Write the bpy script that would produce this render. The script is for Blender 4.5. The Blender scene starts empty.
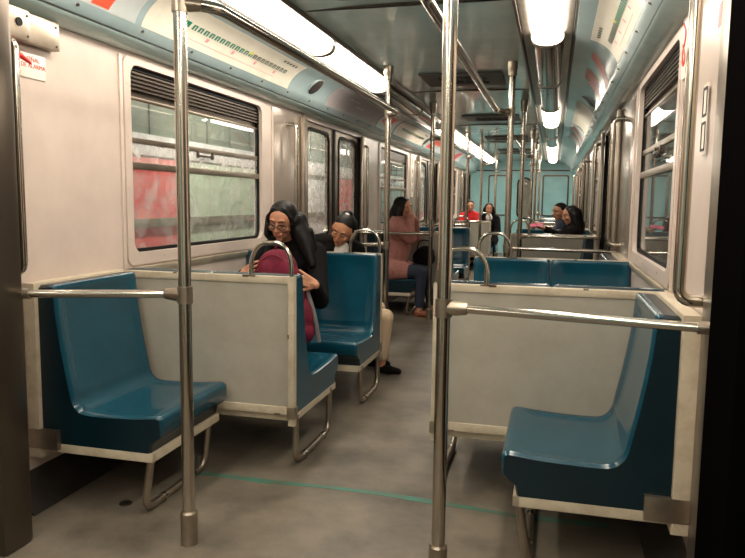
import bpy, bmesh, math, random
from mathutils import Vector, Matrix
random.seed(7)
D = bpy.data; SC = bpy.context.scene; COL = SC.collection
# ------------------------------------------------------------------ camera
def cam_axes(yaw, pitch, roll):
    cy, sy, cp, sp = math.cos(yaw), math.sin(yaw), math.cos(pitch), math.sin(pitch)
    f = Vector((-sy*cp, cy*cp, -sp)); r = Vector((cy, sy, 0)); u = r.cross(f)
    c, s = math.cos(roll), math.sin(roll)
    return c*r + s*u, -s*r + c*u, f
cr, cu, cf = cam_axes(.253345, .111794, .011972)
cam = D.cameras.new('camera'); camo = D.objects.new('camera', cam); COL.objects.link(camo)
cam.sensor_width = 36; cam.lens = 695*36/745; cam.clip_start = .02; cam.clip_end = 100
Mx = Matrix((( cr.x, cu.x, -cf.x, 0), (cr.y, cu.y, -cf.y, 0), (cr.z, cu.z, -cf.z, 1.25), (0, 0, 0, 1)))
camo.matrix_world = Mx; SC.camera = camo
# ------------------------------------------------------------------ world, exposure, light levels
w = D.worlds.new('world'); SC.world = w; w.use_nodes = True
w.node_tree.nodes['Background'].inputs[0].default_value = (.012, .012, .014, 1)
w.node_tree.nodes['Background'].inputs[1].default_value = 1
SC.view_settings.view_transform = 'Standard'; SC.view_settings.look = 'None'
SC.view_settings.exposure = 0.0; SC.view_settings.gamma = 1; SC.view_settings.use_curve_mapping = False
LAMP = 17.0          # radiance of a lit lamp cover
STATION_FILL = 40.0       # radiance of the tubes added out of view to light the station wall
STATION_FILL_W = 48.0  # power of the area light added with each of those tubes
# ------------------------------------------------------------------ materials
def srgb(r, g, b):
    f = lambda c: (c/255/12.92 if c/255 <= .04045 else ((c/255+.055)/1.055)**2.4)
    return (f(r), f(g), f(b), 1)
def mat(name, col, rough=.5, metal=0, noise=0, nscale=8, col2=None, bump=0, bscale=60, spec=.5, coat=0, stretch=None, lo=.35, hi=.65):
    m = D.materials.new(name); m.use_nodes = True; nt = m.node_tree; b = nt.nodes['Principled BSDF']
    b.inputs['Base Color'].default_value = col; b.inputs['Roughness'].default_value = rough
    b.inputs['Metallic'].default_value = metal; b.inputs['Specular IOR Level'].default_value = spec
    if coat: b.inputs['Coat Weight'].default_value = coat; b.inputs['Coat Roughness'].default_value = .08
    tc = nt.nodes.new('ShaderNodeTexCoord'); src = tc.outputs['Object']
    if stretch:
        mp = nt.nodes.new('ShaderNodeMapping'); mp.inputs['Scale'].default_value = stretch
        nt.links.new(src, mp.inputs[0]); src = mp.outputs[0]
    if col2:
        n = nt.nodes.new('ShaderNodeTexNoise'); n.inputs['Scale'].default_value = nscale; n.inputs['Detail'].default_value = 6
        n.inputs['Roughness'].default_value = .65
        r = nt.nodes.new('ShaderNodeValToRGB'); r.color_ramp.elements[0].position = lo; r.color_ramp.elements[1].position = hi
        r.color_ramp.elements[0].color = col2; r.color_ramp.elements[1].color = col
        nt.links.new(src, n.inputs['Vector']); nt.links.new(n.outputs[0], r.inputs[0]); nt.links.new(r.outputs[0], b.inputs['Base Color'])
    if bump:
        n2 = nt.nodes.new('ShaderNodeTexNoise'); n2.inputs['Scale'].default_value = bscale; n2.inputs['Detail'].default_value = 3
        bp = nt.nodes.new('ShaderNodeBump'); bp.inputs['Strength'].default_value = bump; bp.inputs['Distance'].default_value = .01
        nt.links.new(src, n2.inputs['Vector']); nt.links.new(n2.outputs[0], bp.inputs['Height']); nt.links.new(bp.outputs[0], b.inputs['Normal'])
    return m
def emis(name, col, s):
    m = D.materials.new(name); m.use_nodes = True; b = m.node_tree.nodes['Principled BSDF']
    b.inputs['Base Color'].default_value = (.8, .8, .8, 1)
    b.inputs['Emission Color'].default_value = col; b.inputs['Emission Strength'].default_value = s
    return m
def glass(name, haze=.05, hcol=(.6, .6, .58, 1), tint=(1, 1, 1, 1), scale=9, lo=.45, hi=.7):
    m = D.materials.new(name); m.use_nodes = True; nt = m.node_tree; N = nt.nodes; N.clear()
    o = N.new('ShaderNodeOutputMaterial'); tr = N.new('ShaderNodeBsdfTransparent'); gl = N.new('ShaderNodeBsdfGlossy')
    tr.inputs[0].default_value = tint; gl.inputs['Roughness'].default_value = .02
    fr = N.new('ShaderNodeFresnel'); ge = N.new('ShaderNodeNewGeometry'); io = N.new('ShaderNodeMapRange'); io.inputs[3].default_value = 1.5; io.inputs[4].default_value = 1/1.5
    nt.links.new(ge.outputs['Backfacing'], io.inputs[0]); nt.links.new(io.outputs[0], fr.inputs[0])   # same pane reflectance on both faces
    m1 = N.new('ShaderNodeMixShader'); nt.links.new(fr.outputs[0], m1.inputs[0]); nt.links.new(tr.outputs[0], m1.inputs[1]); nt.links.new(gl.outputs[0], m1.inputs[2])
    df = N.new('ShaderNodeBsdfDiffuse'); df.inputs[0].default_value = hcol
    tc = N.new('ShaderNodeTexCoord'); n = N.new('ShaderNodeTexNoise'); n.inputs['Scale'].default_value = scale; n.inputs['Detail'].default_value = 8
    n.inputs['Distortion'].default_value = 1.5
    r = N.new('ShaderNodeMapRange'); r.inputs[1].default_value = lo; r.inputs[2].default_value = hi; r.inputs[3].default_value = haze*.4; r.inputs[4].default_value = haze*1.6
    nt.links.new(tc.outputs['Object'], n.inputs['Vector']); nt.links.new(n.outputs[0], r.inputs[0])
    m2 = N.new('ShaderNodeMixShader'); nt.links.new(r.outputs[0], m2.inputs[0]); nt.links.new(m1.outputs[0], m2.inputs[1]); nt.links.new(df.outputs[0], m2.inputs[2])
    nt.links.new(m2.outputs[0], o.inputs[0]); return m
M = dict(
 wall=mat('wall_laminate', srgb(216, 200, 188), .28, col2=srgb(200, 184, 174), nscale=3, spec=.5, lo=.3, hi=.7),
 wallgrey=mat('wall_panel_grey', srgb(172, 160, 148), .24, metal=.45, col2=srgb(158, 146, 136), nscale=3),
 cream=mat('cream_paint', srgb(202, 190, 168), .35, col2=srgb(180, 166, 142), nscale=14, lo=.3, hi=.55),
 panel=mat('panel_laminate', srgb(174, 169, 156), .4, col2=srgb(164, 158, 144), nscale=7),
 dirt=mat('worn_edge_marks', srgb(96, 78, 58), .7),
 floor=mat('floor_rubber', srgb(122, 113, 100), .4, col2=srgb(72, 66, 58), nscale=2.6, bump=.12, bscale=180, lo=.28, hi=.62, spec=.4),
 kick=mat('kick_dark', srgb(50, 44, 38), .5, col2=srgb(35, 30, 27), nscale=12),
 ceil=mat('ceiling_teal_paint', srgb(188, 210, 208), .13, col2=srgb(168, 194, 192), nscale=2.5, bump=.05, bscale=5, coat=.3),
 teal=mat('teal_end_paint', srgb(168, 222, 226), .35, col2=srgb(154, 208, 214), nscale=3),
 cove=mat('cove_teal_paint', srgb(162, 180, 182), .18, col2=srgb(148, 168, 170), nscale=3, coat=.2),
 blue=mat('blue_fibreglass', srgb(16, 72, 90), .18, col2=srgb(12, 64, 82), nscale=5, bump=.03, bscale=14, coat=.25),
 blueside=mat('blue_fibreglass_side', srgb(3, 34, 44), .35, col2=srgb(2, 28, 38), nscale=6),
 steel=mat('stainless_steel', srgb(196, 188, 176), .17, metal=1, bump=.02, bscale=40),
 brushed=mat('brushed_steel', srgb(176, 164, 148), .33, metal=.9, col2=srgb(150, 138, 124), nscale=5),
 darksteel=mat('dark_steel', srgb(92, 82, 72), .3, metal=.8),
 black=mat('black_rubber', srgb(10, 10, 9), .55, spec=.2),
 matblack=mat('matt_black_rubber', srgb(9, 8, 8), 1, spec=0),
 blackgloss=mat('black_gloss', srgb(14, 13, 12), .15),
 lit=emis('lit_lamp_cover', (1, .90, .76, 1), LAMP),
 unlit=mat('unlit_lamp_cover', srgb(120, 108, 96), .12, metal=.85, col2=srgb(70, 60, 52), nscale=4, stretch=(6, .6, 1)),
 tube=emis('added_fill_tube', (.95, 1, .92, 1), STATION_FILL),  # glow of the added tubes outside the left windows
 glass=glass('window_glass', .07), scratched=glass('scratched_glass', .20, scale=7), doorglass=glass('hazed_door_glass', .30, (.85, .83, .8, 1), scale=10),
 darkglass=glass('dark_glass', .07, (.6, .56, .5, 1), scale=3),  # pale haze colour also stands in for grey reflections in the panes
 green=mat('station_board_green', srgb(116, 122, 102), .6, col2=srgb(100, 108, 90), nscale=2),
 seam=mat('station_seam', srgb(96, 104, 90), .6), olive=mat('station_rail', srgb(110, 104, 80), .5),
 posterred=mat('red_poster', srgb(222, 70, 66), .5, col2=srgb(214, 120, 110), nscale=3.2, stretch=(1, .6, 2.5), lo=.3, hi=.62),
 postergreen=mat('pale_green_poster', srgb(196, 210, 178), .5, col2=srgb(176, 190, 160), nscale=4),
 white=mat('white_paint', srgb(225, 220, 212), .45, col2=srgb(196, 190, 182), nscale=6),
 tunnel=mat('tunnel_concrete', srgb(100, 94, 84), .85, col2=srgb(70, 66, 58), nscale=3),
 admap=mat('map_paper', srgb(224, 220, 206), .35, col2=srgb(214, 206, 190), nscale=5),
 adwhite=mat('advert_grey', srgb(190, 196, 196), .3, col2=srgb(176, 184, 184), nscale=3),
 adgrey=mat('advert_mauve', srgb(158, 150, 150), .35, col2=srgb(146, 140, 142), nscale=4),
 adred=mat('advert_red', srgb(226, 84, 58), .35), addark=mat('advert_maroon', srgb(190, 78, 62), .3),
 mapgreen=mat('map_green', srgb(20, 120, 96), .5), mapdark=mat('map_ink', srgb(30, 60, 50), .5),
 mapyellow=mat('map_yellow', srgb(230, 220, 90), .5), mappink=mat('map_pink', srgb(220, 140, 150), .5),
 redplastic=mat('red_plastic', srgb(214, 30, 26), .35), sign=mat('sign_white', srgb(238, 228, 216), .4),
 signred=mat('sign_red', srgb(206, 60, 50), .5), ink=mat('black_ink', srgb(40, 34, 32), .6),
 vent=mat('vent_dark', srgb(58, 54, 50), .5), ventdeep=mat('vent_deep', srgb(14, 13, 12), .6),
 tape=mat('green_floor_line', srgb(58, 122, 106), .5, col2=srgb(84, 100, 86), nscale=7),
 skin=mat('skin', srgb(196, 140, 108), .5, col2=srgb(186, 128, 98), nscale=10), skinchild=mat('skin_child', srgb(190, 132, 98), .5),
 hair=mat('black_hair', srgb(13, 10, 10), .5, spec=.25, bump=.3, bscale=120, stretch=(1, 1, .15)),
 eyewhite=mat('eye_white', srgb(225, 215, 205), .3), iris=mat('eye_dark', srgb(25, 16, 12), .25),
 lips=mat('lips', srgb(164, 84, 76), .45),
 blackcloth=mat('black_cloth', srgb(18, 16, 17), .9, spec=.15, bump=.25, bscale=90), navycloth=mat('navy_cloth', srgb(40, 48, 66), .8, bump=.2, bscale=120),
 pink=mat('salmon_coat_cloth', srgb(182, 124, 114), .85, col2=srgb(162, 106, 98), nscale=12, bump=.4, bscale=25),
 creamcloth=mat('cream_trouser_cloth', srgb(222, 196, 164), .8, bump=.2, bscale=60),
 whitecloth=mat('white_cloth', srgb(220, 214, 208), .8), redcloth=mat('red_jacket_cloth', srgb(206, 20, 26), .7),
 maroon=mat('maroon_bag_cloth', srgb(120, 12, 46), .8, col2=srgb(92, 8, 34), nscale=9, bump=.4, bscale=18),
 strap=mat('grey_strap', srgb(120, 112, 110), .6), tan=mat('tan_leather', srgb(140, 78, 52), .5), phone=mat('phone_pink', srgb(226, 120, 150), .3),
)
# ------------------------------------------------------------------ helpers
def link(o, parent=None):
    COL.objects.link(o)
    if parent: o.parent = parent
    return o
def obj(name, bm, m, parent=None, smooth=True, ang=35, rec=True):
    if rec: bmesh.ops.recalc_face_normals(bm, faces=bm.faces)
    me = D.meshes.new(name); bm.to_mesh(me); bm.free()
    for k in (m if isinstance(m, list) else [m]): me.materials.append(k)
    if smooth:
        me.shade_smooth(); me.set_sharp_from_angle(angle=math.radians(ang))
    return link(D.objects.new(name, me), parent)
def tag(o, label=None, cat=None, group=None, kind=None):
    if label: o['label'] = label
    if cat: o['category'] = cat
    if group: o['group'] = group
    if kind: o['kind'] = kind
    return o
def empty(name, loc=(0, 0, 0), rz=0, **k):
    o = D.objects.new(name, None); o.location = loc; o.rotation_euler = (0, 0, rz); o.empty_display_size = .1
    link(o); return tag(o, k.get('label'), k.get('cat'), k.get('group'), k.get('kind'))
def copy_tree(o, parent=None):
    c = o.copy(); COL.objects.link(c); c.parent = parent
    for ch in list(o.children): copy_tree(ch, c)
    return c
def box(bm, x0, x1, y0, y1, z0, z1, bev=0, mi=0):
    xs, ys, zs = sorted((x0, x1)), sorted((y0, y1)), sorted((z0, z1))
    vs = [bm.verts.new((x, y, z)) for x in xs for y in ys for z in zs]
    fs = [bm.faces.new([vs[i] for i in q]) for q in ((0, 1, 3, 2), (4, 6, 7, 5), (0, 4, 5, 1), (2, 3, 7, 6), (0, 2, 6, 4), (1, 5, 7, 3))]
    for f in fs: f.material_index = mi
    if bev:
        es = list({e for f in fs for e in f.edges})
        bmesh.ops.bevel(bm, geom=es, offset=bev, segments=2, affect='EDGES', profile=.6)
def boxo(name, b, m, parent=None, bev=.002): 
    bm = bmesh.new(); box(bm, *b, bev=bev); return obj(name, bm, m, parent)
def fillet(pts, r, n=6):
    P = [Vector(p) for p in pts]; out = [P[0]]
    for i in range(1, len(P)-1):
        a, b, c = P[i-1], P[i], P[i+1]; u = (a-b); v = (c-b); d = min(r, u.length*.49, v.length*.49)
        p0 = b+u.normalized()*d; p1 = b+v.normalized()*d
        for k in range(n+1):
            t = k/n; out.append(p0*(1-t)**2 + b*2*t*(1-t) + p1*t*t)
    out.append(P[-1]); return out
def tube(bm, pts, r, seg=14, caps=True):
    P = [Vector(p) for p in pts]; rs = r if isinstance(r, (list, tuple)) else [r]*len(P)
    t0 = (P[1]-P[0]).normalized(); ref = Vector((0, 0, 1)) if abs(t0.z) < .9 else Vector((1, 0, 0))
    nrm = t0.cross(ref).normalized(); rings = []
    for i, p in enumerate(P):
        t = ((P[min(i+1, len(P)-1)]-P[i]).normalized() + (P[i]-P[max(i-1, 0)]).normalized())
        t = t.normalized() if t.length > 1e-6 else t0
        nrm = (nrm - t*nrm.dot(t)).normalized(); bn = t.cross(nrm)
        rings.append([bm.verts.new(p + (nrm*math.cos(a)+bn*math.sin(a))*rs[i]) for a in [2*math.pi*k/seg for k in range(seg)]])
    for a, b in zip(rings, rings[1:]):
        for k in range(seg): bm.faces.new((a[k], a[(k+1) % seg], b[(k+1) % seg], b[k]))
    if caps: bm.faces.new(rings[0][::-1]); bm.faces.new(rings[-1])
def tubeo(name, pts, r, m, parent=None, seg=14):
    bm = bmesh.new(); tube(bm, pts, r, seg); return obj(name, bm, m, parent)
def prof_extrude(bm, prof, y0, y1, close=True, axis='y'):
    """prof: list of (x, z) closed loop, extruded along y"""
    a = [bm.verts.new((x, y0, z)) for x, z in prof]; b = [bm.verts.new((x, y1, z)) for x, z in prof]; n = len(prof)
    for i in range(n if close else n-1): bm.faces.new((a[i], a[(i+1) % n], b[(i+1) % n], b[i]))
    if close: bm.faces.new(a[::-1]); bm.faces.new(b)
def rrect(y0, y1, z0, z1, r, n=6):
    out = []
    for cy, cz, a0 in ((y1-r, z1-r, 0), (y0+r, z1-r, 90), (y0+r, z0+r, 180), (y1-r, z0+r, 270)):
        for k in range(n+1):
            a = math.radians(a0+90*k/n); out.append((cy+r*math.cos(a), cz+r*math.sin(a)))
    return out
def ring(bm, outer, inner, x0, x1):
    """frame ring between two loops of equal count in (y,z), thick x0..x1"""
    n = len(outer); L = [[bm.verts.new((x, y, z)) for y, z in lp] for x, lp in ((x0, outer), (x0, inner), (x1, inner), (x1, outer))]
    for a, b in ((0, 1), (1, 2), (2, 3), (3, 0)):
        for i in range(n): bm.faces.new((L[a][i], L[a][(i+1) % n], L[b][(i+1) % n], L[b][i]))
def slab(bm, loop, x0, x1):
    a = [bm.verts.new((x0, y, z)) for y, z in loop]; b = [bm.verts.new((x1, y, z)) for y, z in loop]; n = len(loop)
    for i in range(n): bm.faces.new((a[i], a[(i+1) % n], b[(i+1) % n], b[i]))
    bm.faces.new(a[::-1]); bm.faces.new(b)
def text(name, s, size, m, mw, parent=None, depth=.0008):
    c = D.curves.new(name, 'FONT'); c.body = s; c.size = size; c.extrude = depth; c.align_x = 'CENTER'; c.align_y = 'CENTER'; c.resolution_u = 2
    t = D.objects.new(name, c); COL.objects.link(t); dg = bpy.context.evaluated_depsgraph_get()
    me = D.meshes.new_from_object(t.evaluated_get(dg)); D.objects.remove(t); D.curves.remove(c)
    me.materials.clear(); me.materials.append(m); me.transform(mw); me.name = name
    return link(D.objects.new(name, me), parent)

# ------------------------------------------------------------------ layout numbers (metres; car axis along +Y)
C = -.785; HW = 1.245; XL = C-HW; XR = C+HW
Y0, YE = -3.2, 17.6; PER = 5.03
POLE = .457; EDGE = .335; RAILZ = .905; TOPZ = 1.9
SEG = [(2.2, 5.5), (7.3, 10.55), (12.35, 15.6)]           # walls between the doorways
DOORS = [(.40, 2.08), (5.5, 7.3), (10.55, 12.35), (15.6, 17.35)]
side_word = {-1: 'left', 1: 'right'}
def wx(s, d=0): return C + s*(HW+d)

# ------------------------------------------------------------------ structure: floor, ceiling, walls
bm = bmesh.new(); box(bm, XL-.06, XR+.06, Y0, YE+.1, -.08, 0); tag(obj('floor', bm, M['floor'], smooth=False), kind='structure')
def cove(t):
    """point of the curved ad panel between lamps and cornice, t 0 (top) .. 1 (bottom); returns (w, z)"""
    p0, p1, p2 = (.94, 2.185), (1.065, 2.15), (1.105, 2.035)
    return tuple(p0[i]*(1-t)**2 + 2*p1[i]*t*(1-t) + p2[i]*t*t for i in (0, 1))
def coven(t):
    a, b = cove(max(0, t-.01)), cove(min(1, t+.01)); d = Vector((b[0]-a[0], b[1]-a[1])).normalized()
    return Vector((d.y, -d.x))          # inward/down normal in (w, z)
bm = bmesh.new()
pr = [(-.545, 2.248), (-.35, 2.262), (0, 2.268), (.35, 2.262), (.545, 2.248), (.545, 2.36), (-.545, 2.36)]
prof_extrude(bm, [(C+x, z) for x, z in pr], Y0, YE); tag(obj('ceiling', bm, M['ceil']), kind='structure')
for s in (-1, 1):
    bm = bmesh.new()
    pr = [(.545, 2.36), (.865, 2.36), (.865, 2.30), (.56, 2.30)]
    prof_extrude(bm, [(C+s*x, z) for x, z in pr], Y0, YE); tag(obj('trim_lamp_channel_'+side_word[s], bm, M['black']), kind='structure')
    for nm, a, b in (('inner', .545, .562), ('outer', .852, .866)):
        bm = bmesh.new(); box(bm, C+s*a, C+s*b, Y0, YE, 2.222, 2.302, bev=.003); tag(obj('trim_channel_lip_%s_%s' % (nm, side_word[s]), bm, M['darksteel']), kind='structure')
    bm = bmesh.new()
    pr = [(.866, 2.205), (.94, 2.187)] + [cove(k/12) for k in range(1, 13)] + [(1.14, 2.0)]
    pr += [(1.30, 2.0), (1.30, 2.36), (.866, 2.36)]
    prof_extrude(bm, [(C+s*x, z) for x, z in pr], Y0, YE); tag(obj('ceiling_cove_'+side_word[s], bm, M['cove']), kind='structure')
    bm = bmesh.new(); prof_extrude(bm, [(C+s*x, z) for x, z in [(1.143, 2.004), (1.143, 1.99), (1.30, 1.99), (1.30, 2.004)]], Y0, YE)
    tag(obj('trim_cornice_gap_'+side_word[s], bm, M['black']), kind='structure')
    bm = bmesh.new(); prof_extrude(bm, [(C+s*x, z) for x, z in [(1.140, 1.99), (1.152, 1.978), (1.19, 1.965), (1.205, 1.956), (1.30, 1.956), (1.30, 1.99)]], Y0, YE)
    tag(obj('trim_cornice_'+side_word[s], bm, M['ceil']), kind='structure')
    # kick at the foot of the wall
    for i, (a, b) in enumerate(SEG + [(Y0, .38)]):
        bm = bmesh.new(); prof_extrude(bm, [(C+s*x, z) for x, z in [(HW+.04, .14), (HW-.004, .14), (HW-.03, .06), (HW-.10, .002), (HW+.04, .002)]], a, b)
        tag(obj('baseboard_'+side_word[s], bm, M['kick']), kind='structure')

WZ0, WZ1 = .965, 1.915
def window_span(i, s=-1): a = (3.03, 8.10, 13.15)[i]; return (a, a+1.63) if s < 0 else (a-.06, a+1.30)
nwin = 0; ndoor = 0
for s in (-1, 1):
    wl = bmesh.new(); T = .05; zt = 1.958
    X0, X1 = wx(s), wx(s, T)
    for i, (a, b) in enumerate(SEG):
        wa, wb = window_span(i, s)
        box(wl, X0, X1, a, wa, .12, zt); box(wl, X0, X1, wb, b, .12, zt)
        box(wl, X0, X1, wa, wb, .12, WZ0); box(wl, X0, X1, wa, wb, WZ1, zt)
    box(wl, X0, X1, Y0, .38, .12, zt)
    for a, b in DOORS: box(wl, X0, X1, a-.03, b+.04, 1.915, zt)
    box(wl, X0, X1, 17.35, YE, 0, zt)
    tag(obj('wall_'+side_word[s], wl, M['wall'], smooth=False), kind='structure')
    for i, (a, b) in enumerate(SEG):
        wa, wb = window_span(i, s)
        # plain metallic panel beyond the window, vertical joint strips
        bm = bmesh.new(); box(bm, X0-s*.006, X0, wb+.19, b-.02, .14, 1.93, bev=.002)
        tag(obj('trim_wall_panel_'+side_word[s], bm, M['wallgrey']), kind='structure')
        for yy in (wa-.06, wb+.165):
            bm = bmesh.new(); box(bm, X0-s*.010, X0, yy, yy+.022, .3, 1.93, bev=.002)
            for zz in (1.0, 1.3, 1.6, 1.85): tube(bm, [(X0-s*.009, yy+.011, zz), (X0-s*.0125, yy+.011, zz)], .004, 8)
            tag(obj('trim_joint_strip_'+side_word[s], bm, M['wall']), kind='structure')
        # window
        nwin += 1; W = empty('window_%d' % nwin, (0, 0, 0), kind='structure')
        bm = bmesh.new(); ring(bm, rrect(wa-.03, wb+.20 if 0 else wb+.03, WZ0-.05, WZ1+.02, .05), rrect(wa+.025, wb-.025, WZ0+.012, WZ1-.015, .06), X0-s*.012, X0+s*.05)
        for yy, zz in [(wa-.005, z) for z in (1.05, 1.3, 1.55, 1.8)]+[(wb+.005, z) for z in (1.05, 1.3, 1.55, 1.8)]+[(y_, WZ0-.015) for y_ in (wa+.3, wa+.8, wb-.3)]:
            tube(bm, [(X0-s*.011, yy, zz), (X0-s*.0145, yy, zz)], .005, 8)
        obj('window_frame', bm, M['wall'], W)
        bm = bmesh.new(); ring(bm, rrect(wa+.02, wb-.02, WZ0+.008, WZ1-.01, .055), rrect(wa+.045, wb-.045, WZ0+.03, WZ1-.035, .045), X0+s*.012, X0+s*.036)
        obj('window_gasket', bm, M['black'], W)
        # louvre at the top
        bm = bmesh.new(); box(bm, X0+s*.034, X0+s*.04, wa+.04, wb-.04, 1.74, 1.88)
        for k in range(5): box(bm, X0+s*.014, X0+s*.036, wa+.045, wb-.045, 1.785+k*.02, 1.795+k*.02)
        obj('window_louvre', bm, M['darksteel'], W)
        bm = bmesh.new(); box(bm, X0+s*.008, X0+s*.04, wa+.03, wb-.03, 1.395, 1.43, bev=.004); obj('window_middle_bar', bm, M['brushed'], W)
        bm = bmesh.new(); box(bm, X0+s*.016, X0+s*.034, wa+.04, wb-.04, 1.525, 1.552, bev=.003)
        box(bm, X0+s*.016, X0+s*.034, wa+.04, wb-.04, 1.738, 1.752, bev=.003); obj('window_sash_rail', bm, M['brushed'], W)
        bm = bmesh.new(); box(bm, X0+s*.004, X0+s*.016, (wa+wb)/2-.10, (wa+wb)/2+.10, 1.497, 1.508, bev=.003)
        for yy in (-.09, .09): box(bm, X0+s*.008, X0+s*.018, (wa+wb)/2+yy-.01, (wa+wb)/2+yy+.01, 1.49, 1.53, bev=.002)
        obj('window_latch', bm, M['darksteel'], W)
        up = M['glass'] if s < 0 else M['darkglass']; lo_ = M['scratched'] if s < 0 else M['darkglass']
        for nm, z0, z1, m_ in (('upper_pane', 1.55, 1.745, up), ('sash_pane', 1.425, 1.53, M['doorglass'] if s < 0 else up), ('lower_pane', WZ0+.02, 1.40, lo_)):
            bm = bmesh.new(); box(bm, X0+s*.022, X0+s*.026, wa+.035, wb-.035, z0, z1); obj(nm, bm, m_, W, smooth=False)
        # sill ledge under the window
        bm = bmesh.new(); prof_extrude(bm, [(X0, .905), (X0-s*.018, .905), (X0-s*.018, .895), (X0, .86)], wa-.03, wb+.16)
        tag(obj('trim_ledge_'+side_word[s], bm, M['cream']), kind='structure')
    # doors
    for di, (a, b) in enumerate(DOORS):
        ndoor += 1; Dr = empty('door_%d' % ndoor, (0, 0, 0), kind='structure'); mid = (a+b)/2
        xa, xb = wx(s, .025), wx(s, .06)
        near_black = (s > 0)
        for j, (p, q) in enumerate(((a+.03, mid-.035), (mid+.035, b-.03))):
            o_ = rrect(p, q, .03, 1.93, .01); w_ = (q-p); i_ = rrect(p+.14, q-.12, .95, 1.85, .07)
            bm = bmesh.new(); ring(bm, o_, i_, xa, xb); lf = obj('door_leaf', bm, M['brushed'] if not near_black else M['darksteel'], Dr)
            bm = bmesh.new(); ring(bm, rrect(p+.115, q-.095, .925, 1.875, .085), i_, xa-s*.006, xa+s*.01); obj('pane_gasket', bm, M['black'], lf)
            bm = bmesh.new(); slab(bm, rrect(p+.13, q-.11, .94, 1.86, .07), xa+s*.014, xa+s*.018); obj('door_pane', bm, M['doorglass'] if s < 0 else M['darkglass'], lf, smooth=False)
        bm = bmesh.new(); box(bm, xa-s*.012, xb, mid-.034, mid+.034, .02, 1.93, bev=.008); obj('door_seal', bm, M['black'], Dr)
        for yy in (a-.02, b-.03):
            bm = bmesh.new(); box(bm, wx(s, .0), xb, yy, yy+.05, .0, 1.93, bev=.006); obj('edge_seal', bm, M['black'], Dr)
        bm = bmesh.new(); box(bm, wx(s, 0), xb, a, b, .0, .03, bev=.004); obj('threshold', bm, M['brushed'], Dr)
# ------------------------------------------------------------------ end wall and rear wall
bm = bmesh.new()
box(bm, XL-.05, C-.20, YE, YE+.05, 0, 2.36); box(bm, C+.32, XR+.05, YE, YE+.05, 0, 2.36); box(bm, C-.20, C+.32, YE, YE+.05, 1.98, 2.36)
tag(obj('wall_end', bm, M['teal'], smooth=False), kind='structure')
bm = bmesh.new(); box(bm, XL-.05, XR+.05, Y0-.05, Y0, 0, 2.36); tag(obj('wall_rear', bm, M['teal'], smooth=False), kind='structure')
def ringy(bm, outer, inner, y0, y1):
    n = len(outer); L = [[bm.verts.new((x, y, z)) for x, z in lp] for y, lp in ((y0, outer), (y0, inner), (y1, inner), (y1, outer))]
    for a, b in ((0, 1), (1, 2), (2, 3), (3, 0)):
        for i in range(n): bm.faces.new((L[a][i], L[a][(i+1) % n], L[b][(i+1) % n], L[b][i]))
ndoor += 1; Dr = empty('door_%d' % ndoor, kind='structure')
bm = bmesh.new(); ringy(bm, rrect(C-.20, C+.32, .02, 1.98, .03), rrect(C-.09, C+.20, .88, 1.84, .13), YE+.005, YE+.04); obj('door_leaf', bm, M['teal'], Dr)
bm = bmesh.new(); ringy(bm, rrect(C-.12, C+.23, .85, 1.87, .15), rrect(C-.09, C+.20, .88, 1.84, .13), YE-.012, YE+.03); obj('pane_gasket', bm, M['black'], Dr)
bm = bmesh.new(); box(bm, C-.1, C+.21, YE+.018, YE+.022, .87, 1.85); obj('door_pane', bm, M['darkglass'], Dr)
bm = bmesh.new(); box(bm, C-.4, C+.5, YE+.4, YE+.42, .5, 2.1); tag(obj('wall_cabin_beyond', bm, M['cream']), kind='structure')
for x0, x1, nm in ((XL+.42, C-.32, 'left'), (C+.48, XR-.14, 'right')):
    bm = bmesh.new(); o_ = rrect(x0, x1, .92, 1.93, .05); i_ = rrect(x0+.035, x1-.035, .955, 1.895, .04)
    ringy(bm, o_, i_, YE-.018, YE); tag(obj('trim_end_panel_'+nm, bm, M['darksteel']), kind='structure')
bm = bmesh.new(); box(bm, XL, XR, YE-.03, YE, 2.02, 2.05, bev=.004); tag(obj('trim_end_top', bm, M['darksteel']), kind='structure')

# ------------------------------------------------------------------ outside: platform side (left), tunnel (right)
XO = -3.45
bm = bmesh.new(); box(bm, XO-.1, XO, -2, 24, -.9, 3.2)
tag(obj('wall_station', bm, M['green'], smooth=False), kind='structure')
bm = bmesh.new(); box(bm, XO-.1, -2.3, -2, 24, 3.03, 3.15); tag(obj('ceiling_station', bm, M['tunnel'], smooth=False), kind='structure')
bm = bmesh.new()
for k in range(40): box(bm, XO, XO+.012, -1.8+k*.52, -1.77+k*.52, 1.75, 3.1)
tag(obj('trim_station_seams', bm, M['seam'], smooth=False), kind='structure')
bm = bmesh.new(); box(bm, XO, XO+.03, -2, 24, 1.62, 1.80, bev=.004); tag(obj('trim_station_white_band', bm, M['white']), kind='structure')
bm = bmesh.new(); box(bm, XO, XO+.06, -2, 24, 1.0, 1.075, bev=.006); tag(obj('trim_station_rail', bm, M['olive']), kind='structure')
def poster(y0, y1, z0, z1, m, label, grp=None):
    P = empty('wall_poster', (XO+.016, (y0+y1)/2, z0), label=label, cat='poster', group=grp)
    o = boxo('poster_sheet', (-.010, .006, -(y1-y0)/2, (y1-y0)/2, 0, z1-z0), m, P, bev=0)
    return P
p_ = poster(3.2, 5.95, .3, 1.6, M['posterred'], 'faded red poster on the station wall, seen through the nearest left window')
poster(6.05, 9.3, .3, 1.6, M['postergreen'], 'pale green poster beside the red one on the station wall')
poster(12.2, 13.6, .3, 1.6, M['posterred'], 'red poster on the station wall seen through the far door leaf on the left')
poster(9.4, 10.6, .7, 1.55, M['white'], 'white poster on the station wall behind the middle left doors')
poster(10.7, 11.9, .5, 1.6, M['posterred'], 'red poster between the white poster and the far left doors')
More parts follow.
